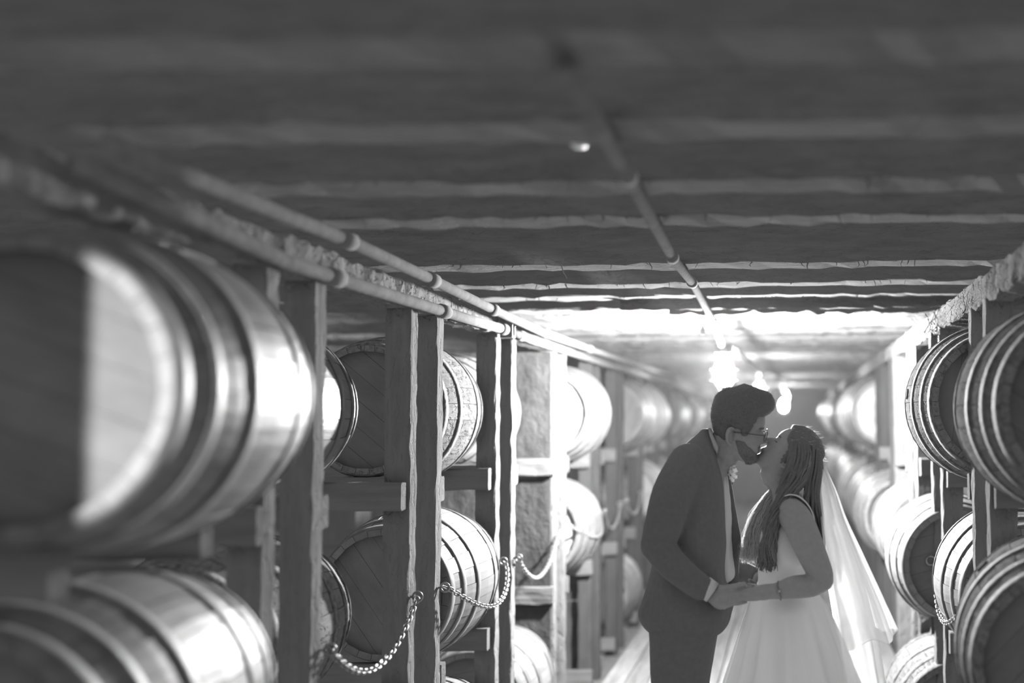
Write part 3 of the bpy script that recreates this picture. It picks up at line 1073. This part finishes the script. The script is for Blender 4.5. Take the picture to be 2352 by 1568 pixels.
def band(ring0, ring1, th):
    n = len(ring0)
    c0 = sum((Vector(p) for p in ring0), Vector()) / n
    V = list(ring0) + list(ring1) + [p + (c0 - p).normalized() * th for p in ring1] + [p + (c0 - p).normalized() * th for p in ring0]
    Fc = []
    for j in range(4):
        for k in range(n):
            a, b = j * n + k, j * n + (k + 1) % n
            c, d = ((j + 1) % 4) * n + (k + 1) % n, ((j + 1) % 4) * n + k
            Fc.append((a, b, c, d))
    return V, Fc


A, B = G(1618, 986), G(1661, 1062)
mid, ax = (A + B) / 2, (B - A) / 2
upv = (G(1652, 1018) - mid); upv = (upv - ax * (upv.dot(ax) / ax.length_squared)).normalized()
n = 32
ringA = [mid + ax * cos(2 * pi * k / n) + Vector((0, .070 * sin(2 * pi * k / n), 0)) for k in range(n)]
ringB = [mid + upv * (.019 - .004 * cos(2 * pi * k / n)) + ax * .93 * cos(2 * pi * k / n) + Vector((0, .064 * sin(2 * pi * k / n), 0)) for k in range(n)]
obj('collar', mesh('collar', *rel(band(ringA, ringB, .004), GO), 'shirt', True), groom)
# turned-down collar leaf on the camera side
V = [ringA[k] for k in range(17, 33 - 1)] + [ringB[k] + Vector((0, -.002, 0)) for k in range(17, 32)]
ca, cb2 = W(1616, 1346, YH), W(1637, 1361, YH)
axd = (cb2 - ca).normalized()
sideu = Vector((0, 1, 0)).cross(axd).normalized()
n = 28
def cuff_ring(c, ru, ry): return [c + sideu * ru * cos(2 * pi * k / n) + Vector((0, ry * sin(2 * pi * k / n), 0)) for k in range(n)]
cuff = obj('cuff', mesh('cuff', *rel(band(cuff_ring(ca, .039, .048), cuff_ring(cb2, .0375, .046), .003), GO), 'shirt', True), groom)
obj('button', mesh('button', *rel(tube([W(1611, 1365, YH - .036), W(1611, 1365, YH - .044)], .006, 12), GO), 'porcelain'), cuff)
# trousers and shoes
TR = []
for s in (-1, 1):
    top = G(1577, 1405)
    TR.append(loft([[Vector((c + hw * math.copysign(abs(cos(2 * pi * k / 24)) ** .85, cos(2 * pi * k / 24)), YG + s * (.085 + .01 * i) + hd * sin(2 * pi * k / 24), z)) for k in range(24)]
                    for i, (c, hw, hd, z) in enumerate(((G(1577, 1400).x, .135, .11, G(1577, 1400).z), (G(1573, 1454).x, .118, .115, G(1573, 1454).z), (G(1568, 1527).x, .106, .11, G(1568, 1527).z),
                                                        (G(1566, 1568).x, .097, .10, G(1566, 1568).z), (GO.x + .01, .075, .08, .48), (GO.x, .068, .07, .25), (GO.x + .005, .068, .068, .045)))]))
tr = obj('trousers', mesh('trousers', *rel(join(TR), GO), 'suit', True), groom)
remesh(tr, .008, 2)
for s in (-1, 1):
    y = YG + s * .145
    obj('shoe', mesh('shoe', *rel(join([tube([Vector((GO.x - .075, y, .035)), Vector((GO.x - .05, y, .045)), Vector((GO.x + .05, y, .045)), Vector((GO.x + .15, y, .035)), Vector((GO.x + .205, y, .025))],
                                             [(.02, .03), (.04, .042), (.044, .042), (.046, .032), (.03, .02)], 14, flat=(0, 1, 0))]), GO), 'shoe', True), groom)


# hair
def ghair(th, z):
    d = abs(th)
    line = .176 - .058 * sstep(.75, 1.25, d) - .070 * sstep(1.6, 2.3, d) - .012 * sstep(2.4, 3.1, d)
    if 1.05 < d < 1.45: line -= .022
    on = sstep(line - .005, line + .006, z)
    thick = .007 + .012 * sstep(.10, .2, z) + .010 * sstep(.17, .23, z)
    quiff = .034 * exp(-(d / .75) ** 2) * sstep(.165, .20, z) * (1 - .5 * sstep(.212, .235, z))
    return -.006 + on * (.006 + thick + quiff)


gh = obj('hair', mesh('hair', *rel(hair_shell(HG, ghair, seed=4), GO), 'hair_dark', True), groom)
rg = random.Random(21)
paths = []
for i in range(2200):
    th = rg.uniform(-pi, pi); z = rg.uniform(.05, .2335)
    h = ghair(th, z)
    if h < .008: continue
    p = head_pt(z, th, 0, False)
    nrm = Vector((cos(th), sin(th), max(-.1, (z - .13) / .05))).normalized()
    lean = Vector((.6, 0, .5)) if z > .15 else Vector((-.35, 0, -.5))
    L = rg.uniform(.008, .024) * (1.0 if z > .12 else .55)
    a = p + nrm * (h - .004); b = a + (nrm * .8 + lean * .6).normalized() * L * .5
    c = b + (nrm * .5 + lean + Vector((rg.uniform(-.4, .4), rg.uniform(-.4, .4), rg.uniform(-.3, .3)))).normalized() * L * .5
    paths.append([HG(a) - GO, HG(b) - GO, HG(c) - GO])
strands(paths, 'hair_groom', 'stray_hair', gh, .0009)
# beard, brows
rings = []
n = 48
for i in range(24):
    z = -.0065 + i * .0035
    ring = []
    for k in range(n):
        th = -1.75 + 3.5 * k / (n - 1)
        d = abs(th)
        top = .034 + .010 * sstep(.3, .7, d) + .016 * sstep(.7, 1.1, d) + .030 * sstep(1.1, 1.45, d)
        on = 1 - sstep(top - .006, top + .004, z)
        must = exp(-((z - .060) / .006) ** 2) * (1 - sstep(.30, .5, d))
        goat = exp(-((d - .36) / .08) ** 2) * (1 - sstep(.058, .066, z))
        on = max(on, must, goat)
        if d > 1.55: on *= 1 - sstep(1.55, 1.75, d)
        p = head_pt(max(z, -.0058), th, -.004 + .0075 * on)
        if z <= -.003: p.z -= .005 * on
        ring.append(HG(p) - GO)
    rings.append(ring)
V = [p for r in rings for p in r]
Fc = [(i * n + k, i * n + k + 1, (i + 1) * n + k + 1, (i + 1) * n + k) for i in range(23) for k in range(n - 1)]
bd = obj('beard', mesh('beard', V, Fc, 'beard', True), groom)
paths = []
for i in range(260):
    th = rg.uniform(-1.5, 1.5); z = rg.uniform(-.006, .03)
    p = head_pt(z, th, .004); q = p + Vector((cos(th), sin(th), -.8)).normalized() * rg.uniform(.004, .010)
    paths.append([HG(p) - GO, HG((p + q) / 2) - GO, HG(q) - GO])
strands(paths, 'hair_groom', 'whisker', bd, .0008)
for s in (-1, 1):
    obj('eyebrow', mesh('eyebrow', *rel(HG.map(tube([head_pt(.131, s * a, .001) for a in (.16, .3, .45, .6)], [.003, .0045, .004, .002], 8)), GO), 'beard', True), groom)
# glasses
gl = obj('eyeglasses', mesh('eyeglasses', *rel(join([
    HG.map(tube([Vector((-.012, s * .076, .104)), Vector((.03, s * .0765, .108)), Vector((.085, s * .066, .111)), Vector((.104, s * .055, .112))], .0017, 8)) for s in (-1, 1)] + [
    HG.map(tube([Vector((.108 - .010 * abs(cos(a)) * 0 - .008 * (.5 + .5 * cos(a)), s * (.034 + .023 * cos(a)), .106 + .020 * sin(a))) for a in [2 * pi * k / 20 for k in range(21)]], .0016, 6)) for s in (-1, 1)] + [
    HG.map(tube([Vector((.106, -.012, .110)), Vector((.110, 0, .113)), Vector((.106, .012, .110))], .0016, 6))]), GO), 'frame_black', True), groom)
# boutonniere
bq = obj('boutonniere', mesh('boutonniere', *rel(join([tube([G(1674, 1052, -.02), G(1677, 1085, -.02), G(1682, 1112, -.015)], .0025, 6)]), GO), 'hair_dark'), groom)
rg = random.Random(5)
for (px, py, r) in ((1673, 1052, .006), (1677, 1058, .006), (1676, 1072, .010), (1684, 1070, .010), (1687, 1080, .011), (1678, 1083, .010), (1684, 1090, .010), (1680, 1097, .008), (1689, 1095, .008), (1683, 1103, .007)):
    c = G(px, py, -.03 + rg.uniform(-.012, .012))
    rings = []
    pts = ico(c, r, 9, 6, (1, .8, .9))[0]
    v, f = ico(c, r, 10, 7, (1, .8, .9))
    v = [c + (Vector(p) - c) * (1 + .22 * sin(5 * math.atan2(p[2] - c.z, p[0] - c.x) + px)) for p in v]
    obj('petal', mesh('petal', *rel((v, f), GO), 'flower', True), bq)

# ============================================================ the bride
YB = YG + .02
BO = Vector((W(1815, 1900, YB).x, YB, 0.0))
bride = tag(empty('person', BO), 'person in a white sleeveless gown and veil, head tilted back for a kiss', 'person')
HB = Head((1806, 1063), YB + .012, -1, radians(51), .93, roll=radians(5))
Bp = lambda px, py, dy=0.0: W(px, py, YB + dy)
bb = [head_geo3(HB), ear_geo(HB, 1), ear_geo(HB, -1)]
bb.append(limb([HB((-.01, 0, .07)), HB((-.02, 0, .02)), Bp(1795, 1110), Bp(1800, 1150), Bp(1808, 1180)], [.058, .056, .050, .052, .065]))
bb.append(limb([Bp(1812, 1180), Bp(1802, 1240), Bp(1795, 1300), Bp(1797, 1345), Bp(1802, 1400)], [.088, .092, .078, .074, .088]))
bb.append(limb([Bp(1815, 1172, -.10), Bp(1818, 1172, .10)], [.06, .06]))
# near (left) arm
YA = -.19
bb.append(limb([Bp(1818, 1178, -.13), Bp(1836, 1205, YA + .02), Bp(1862, 1265, YA), Bp(1884, 1315, YA), Bp(1889, 1332, YA)], [.056, .058, .054, .046, .040]))
bb.append(limb([Bp(1889, 1332, YA), Bp(1862, 1344, YA), Bp(1822, 1348, YA), Bp(1788, 1356, YA), Bp(1768, 1358, YA)], [.040, .041, .040, .030, .027]))
# left hand over the groom's hand
bb.append(limb([Bp(1774, 1357, YA - .01), Bp(1752, 1360, YA - .02), Bp(1736, 1362, YA - .028)], [.027, .028, .024]))
for (bx, by, L, r, dy) in ((1738, 1353, .078, .0085, -.030), (1734, 1361, .088, .0088, -.036), (1735, 1369, .080, .0085, -.034), (1740, 1375, .062, .0075, -.028)):
    b = Bp(bx, by, YA + dy)
    bb.append(finger(b, Bp(bx - 50, by + 3, YA + dy - .012) - b, Vector((0, -1, 0)), L, r, (.05, .12, .2)))
bb.append(finger(Bp(1757, 1350, YA - .012), Bp(1722, 1344, YA - .004) - Bp(1757, 1350, YA - .012), Vector((0, -1, 0)), .062, .0095, (.05, .1, .15)))
# far (right) arm
bb.append(limb([Bp(1815, 1178, .13), Bp(1845, 1260, .2), Bp(1865, 1325, .2)], [.054, .048, .040]))
bb.append(limb([Bp(1865, 1325, .2), Bp(1810, 1350, .19), Bp(1760, 1356, .12)], [.040, .036, .027]))
bb.append(limb([Bp(1760, 1356, .12), Bp(1742, 1358, .09), Bp(1728, 1358, .06)], [.026, .028, .020]))
for k in range(4):
    b = Bp(1730, 1348 + 7 * k, .065)
    bb.append(finger(b, Vector((-.6, -.6, 0)), Vector((0, 1, 0)), .065, .008, (.2, .3, .3)))
bb.append(finger(Bp(1745, 1346, .09), Vector((-.7, -.3, .5)), Vector((0, 1, 0)), .055, .009, (.1, .1, .2)))
for s in (-1, 1):
    bb.append(limb([Bp(1802, 1420, s * .06), Vector((BO.x + .0, YB + s * .085, .50)), Vector((BO.x, YB + s * .085, .12)), Vector((BO.x - .1, YB + s * .09, .05))], [.078, .052, .036, .028]))
body = obj('body', mesh('body', *rel(join(bb), BO), 'skin_fair', True), bride)
remesh(body, .0034, 2)
for s in (-1, 1):
    obj('eyelash', mesh('eyelash', *rel(HB.map(tube([head_pt(.106, s * a, .0015) for a in (.28, .38, .48, .56)], [.0012, .0018, .0018, .001], 6)), BO), 'beard', True), bride)
    obj('eyebrow', mesh('eyebrow', *rel(HB.map(tube([head_pt(.130, s * a, .001) for a in (.18, .32, .46, .6)], [.002, .003, .003, .0015], 8)), BO), 'beard', True), bride)
    e = HB(Vector((-.012, s * .078, .060)))
    obj('earring', mesh('earring', *rel(ico(e, .0035, 8, 6), BO), 'gem', True), bride)

# dress: bodice with shoulder straps, full skirt
BD = [(1178, 1765, 1858, .100), (1200, 1750, 1866, .125), (1232, 1741, 1868, .130), (1262, 1741, 1864, .125), (1290, 1741, 1858, .112), (1315, 1741, 1852, .103), (1332, 1741, 1850, .100), (1345, 1738, 1856, .106)]
rr = ring_rows(dense(BD, 7), YB, 44, 2.2)
bo = obj('bodice', mesh('bodice', *rel(loft(rr), BO), 'dress', True), bride)
remesh(bo, .006, 2)
for s in (-1, 1):
    pts = [Bp(1768, 1192, s * .095), Bp(1786, 1152, s * .118), Bp(1806, 1137, s * .122), Bp(1830, 1138, s * .124), Bp(1853, 1156, s * .126), Bp(1868, 1185, s * .122), Bp(1872, 1225, s * .10)]
    pts = [Vector([catmull([(i, p.x, p.y, p.z) for i, p in enumerate(pts)], t / 4)[j] for j in range(3)]) for t in range(25)]
    obj('strap', mesh('strap', *rel(tube(pts, [(.020, .0035)] * 25, 12, flat=(0, 1, 0)), BO), 'dress', True), bo)
SK = [(1332, 1741, 1852, .102), (1350, 1735, 1868, .115), (1386, 1720, 1896, .150), (1435, 1705, 1918, .200), (1509, 1684, 1948, .270), (1568, 1666, 1972, .320), (1700, 1630, 2020, .42), (1850, 1590, 2075, .52), (1958, 1565, 2110, .58)]
rows = dense(SK, 10)
rr = []
n = 132
for i, (py, x0, x1, hd) in enumerate(rows):
    a, b = W(x0, py, YB), W(x1, py, YB)
    c = (a + b) / 2; hw = (b.x - a.x) / 2
    g = sstep(1340, 1500, py)
    ring = []
    for k in range(n):
        w = 2 * pi * k / n
        fold = 1 + g * (.035 * sin(15 * w + 1.2 * sin(w * 2)) + .022 * sin(23 * w + .7))
        ring.append(c + Vector((hw * cos(w) * fold, hd * sin(w) * fold, 0)))
    rr.append(ring)
obj('skirt', mesh('skirt', *rel(loft(rr, cap=False), BO), 'dress', True), bride)


# veil: two thin layers hanging behind the head and back
def veil(name, VR, phase, nf, lift, amp):
    rows = dense(VR, 7)
    m = 90
    V, Fc = [], []
    for i, (py, xi, xo, w) in enumerate(rows):
        t = i / (len(rows) - 1)
        for k in range(m + 1):
            ph = -pi / 2 * 1.06 + pi * 1.06 * k / m
            a, b = W(xi, py, YB), W(xo, py, YB)
            rip = amp * t * sin(nf * ph + phase + 1.4 * t) + amp * .6 * t * sin(nf * 1.7 * ph + 2 * phase)
            p = Vector((a.x + (b.x - a.x) * cos(ph) + rip * cos(ph), YB + (w + rip) * sin(ph), a.z))
            if t > .8: p.z += lift * ((t - .8) / .2) * (.5 + .5 * sin(nf * .6 * ph + phase * 3))
            V.append(p - BO)
    for i in range(len(rows) - 1):
        for k in range(m):
            a = i * (m + 1) + k
            Fc.append((a, a + 1, a + m + 2, a + m + 1))
    return obj(name, mesh(name, V, Fc, 'veil', True), bride)


veil('veil', [(1052, 1876, 1888, .045), (1085, 1880, 1902, .07), (1129, 1884, 1921, .095), (1189, 1892, 1941, .125), (1255, 1903, 1970, .155), (1328, 1918, 2002, .185), (1386, 1930, 2027, .21), (1440, 1940, 2046, .23), (1466, 1944, 2055, .24)], .4, 9, .03, .011)
veil('veil_underlayer', [(1054, 1875, 1886, .04), (1090, 1879, 1899, .06), (1129, 1882, 1912, .085), (1189, 1888, 1930, .115), (1255, 1896, 1952, .145), (1328, 1906, 1975, .175), (1386, 1916, 1990, .20), (1466, 1930, 2008, .235), (1540, 1942, 2020, .26), (1620, 1955, 2032, .28)], 1.7, 11, .04, .012)
cmb = obj('hair_comb', mesh('hair_comb', *rel(tube([Bp(1880, 1050, -.045), Bp(1890, 1054, 0), Bp(1880, 1050, .045)], .004, 8), BO), 'gem', True), bride)


# bride's hair: a close cap and long wavy locks
def bhair(th, z):
    d = abs(th)
    line = .188 - .05 * sstep(.5, 1.1, d) - .075 * sstep(1.1, 1.7, d) - .03 * sstep(2.0, 3.0, d)
    on = sstep(line - .005, line + .006, z)
    return -.006 + on * (.006 + .009 + .008 * sstep(.15, .23, z))


bh = obj('hair', mesh('hair', *rel(hair_shell(HB, bhair, seed=8), BO), 'hair_dark', True), bride)
rg = random.Random(33)


def lock(keys, amp, wl, ph, n=30):
    """a wavy path through key points"""
    tab = [(i, k.x, k.y, k.z) for i, k in enumerate(keys)]
    pts = []
    for j in range(n + 1):
        t = (len(keys) - 1) * j / n
        p = Vector(catmull(tab, t))
        g = min(1, j / n * 1.6)
        p += Vector((sin(j / n * wl + ph), cos(j / n * wl * .9 + ph), .3 * sin(j / n * wl + 1))) * amp * g
        pts.append(p)
    return pts


def lockset(name, N, keyfun, r, mat, amp=.006, wl=22, stray=0):
    parts = []
    for i in range(N):
        keys, rs = keyfun(rg)
        pts = lock(keys, amp * rg.uniform(.5, 1.4), wl * rg.uniform(.8, 1.2), rg.uniform(0, 6))
        m = len(pts)
        rr_ = [r * rs * (.55 + .45 * min(1, k / 6)) * (1 - .85 * max(0, (k / m - .6) / .4) ** 1.5) for k in range(m)]
        parts.append(rel(tube(pts, rr_, 5), BO))
    return obj(name, mesh(name, *join(parts), mat, True), bh)


def k_back(rg):
    d = rg.uniform(0, 1); y = rg.uniform(-1, 1)
    return [Bp(1868 + 16 * d, 1022 + 20 * d, .062 * y), Bp(1862 + 24 * d, 1075, .072 * y), Bp(1850 + 32 * d, 1120, .09 * y), Bp(1850 + 33 * d, 1165, .10 * y - .01), Bp(1862 + 26 * d, 1210, .10 * y), Bp(1868 + 26 * d, 1262, .10 * y)], rg.uniform(.7, 1.2)


def k_side(rg):
    d = rg.uniform(0, 1); e = rg.uniform(0, 1)
    y = -.060 - .018 * e
    end = rg.uniform(-18, 8)
    return [Bp(1818 + 40 * d, 1004 + 16 * d, -.052), Bp(1812 + 52 * d, 1050, y), Bp(1800 + 54 * d, 1095, y - .02), Bp(1786 + 40 * d, 1138, y - .05), Bp(1768 + 26 * d, 1185, y - .07 - .01 * e), Bp(1752 + 26 * d, 1240, y - .075), Bp(1745 + 34 * d, 1305 + end, y - .07)], rg.uniform(.7, 1.2)


def k_front(rg):
    d = rg.uniform(0, 1); e = rg.uniform(0, 1)
    end = rg.uniform(-22, 4)
    y = -.03 + .10 * e
    return [Bp(1800 + 20 * d, 1085, .03 * e), Bp(1780 + 14 * d, 1115, y * .6), Bp(1756 + 22 * d, 1140, y), Bp(1730 + 32 * d, 1180, y - .02), Bp(1712 + 36 * d, 1230, y - .03), Bp(1703 + 34 * d, 1290 + end, y - .03)], rg.uniform(.7, 1.15)


lockset('back_lock', 90, k_back, .0075, 'hair_dark', .004, 14)
lockset('side_lock', 110, k_side, .0062, 'hair_dark', .011, 20)
fl = []
for i in range(640):
    keys, _ = k_front(rg)
    fl.append([q - BO for q in lock(keys, rg.uniform(.003, .009), rg.uniform(18, 28), rg.uniform(0, 6), 26)])
strands(fl, 'hair_brown', 'front_lock', bh, .0017)
paths = []
for i in range(420):
    keys, _ = (k_front, k_front, k_side, k_back)[i % 4](rg)
    sh = Vector((rg.uniform(-.014, .008), rg.uniform(-.012, .012), rg.uniform(-.004, .012)))
    paths.append([p + sh * (j / 24) - BO for j, p in enumerate(lock(keys, rg.uniform(.004, .012), rg.uniform(18, 34), rg.uniform(0, 6), 24))])
for i in range(160):
    th = rg.uniform(-pi, pi); z = rg.uniform(.14, .233)
    if bhair(th, z) < .008: continue
    p = head_pt(z, th, 0, False)
    nrm = Vector((cos(th), sin(th), max(0, (z - .13) / .05))).normalized()
    a = p + nrm * .014; L = rg.uniform(.012, .035)
    b = a + (nrm * .5 + Vector((-.8, rg.uniform(-.5, .5), rg.uniform(-.3, .5)))).normalized() * L * .5
    c = b + (nrm * .8 + Vector((-.5, rg.uniform(-.6, .6), rg.uniform(-.6, .4)))).normalized() * L * .5
    paths.append([HB(a) - BO, HB(b) - BO, HB(c) - BO])
strands(paths, 'hair_brown', 'stray_hair', bh, .0009)
# bracelet
c0 = Bp(1790, 1356, YA)
dv = (Bp(1822, 1350, YA) - Bp(1768, 1358, YA)).normalized()
s1 = dv.cross(Vector((0, 1, 0))).normalized()
br = obj('bracelet', mesh('bracelet', *rel(tube([c0 + dv * .003 * sin(2 * a) + s1 * .0335 * cos(a) + Vector((0, 1, 0)) * .034 * sin(a) for a in [2 * pi * k / 28 for k in range(29)]], .0013, 6), BO), 'chain_steel', True), bride)
obj('charm', mesh('charm', *rel(ico(Bp(1790, 1357, YA - .036), .0045, 8, 6), BO), 'gem', True), br)

# ------------------------------------------------------------------ thin dusty air
hm = bpy.data.materials.new('dusty_air'); hm.use_nodes = True
N, L = hm.node_tree.nodes, hm.node_tree.links
N.remove(N['Principled BSDF'])
vs = N.new('ShaderNodeVolumeScatter'); vs.inputs['Color'].default_value = grey(1.0)
vs.inputs['Density'].default_value = 0.0010; vs.inputs['Anisotropy'].default_value = 0.72
L.new(vs.outputs[0], N['Material Output'].inputs['Volume'])
SC.cycles.volume_bounces = 0
v, f = box_geo(-1.39, 0.68, 3.0, 24.2, 0.01, 2.19)
tag(obj('haze', mesh('haze', v, f, hm)), 'thin dusty air glowing around the bulbs', 'haze', kind='stuff')
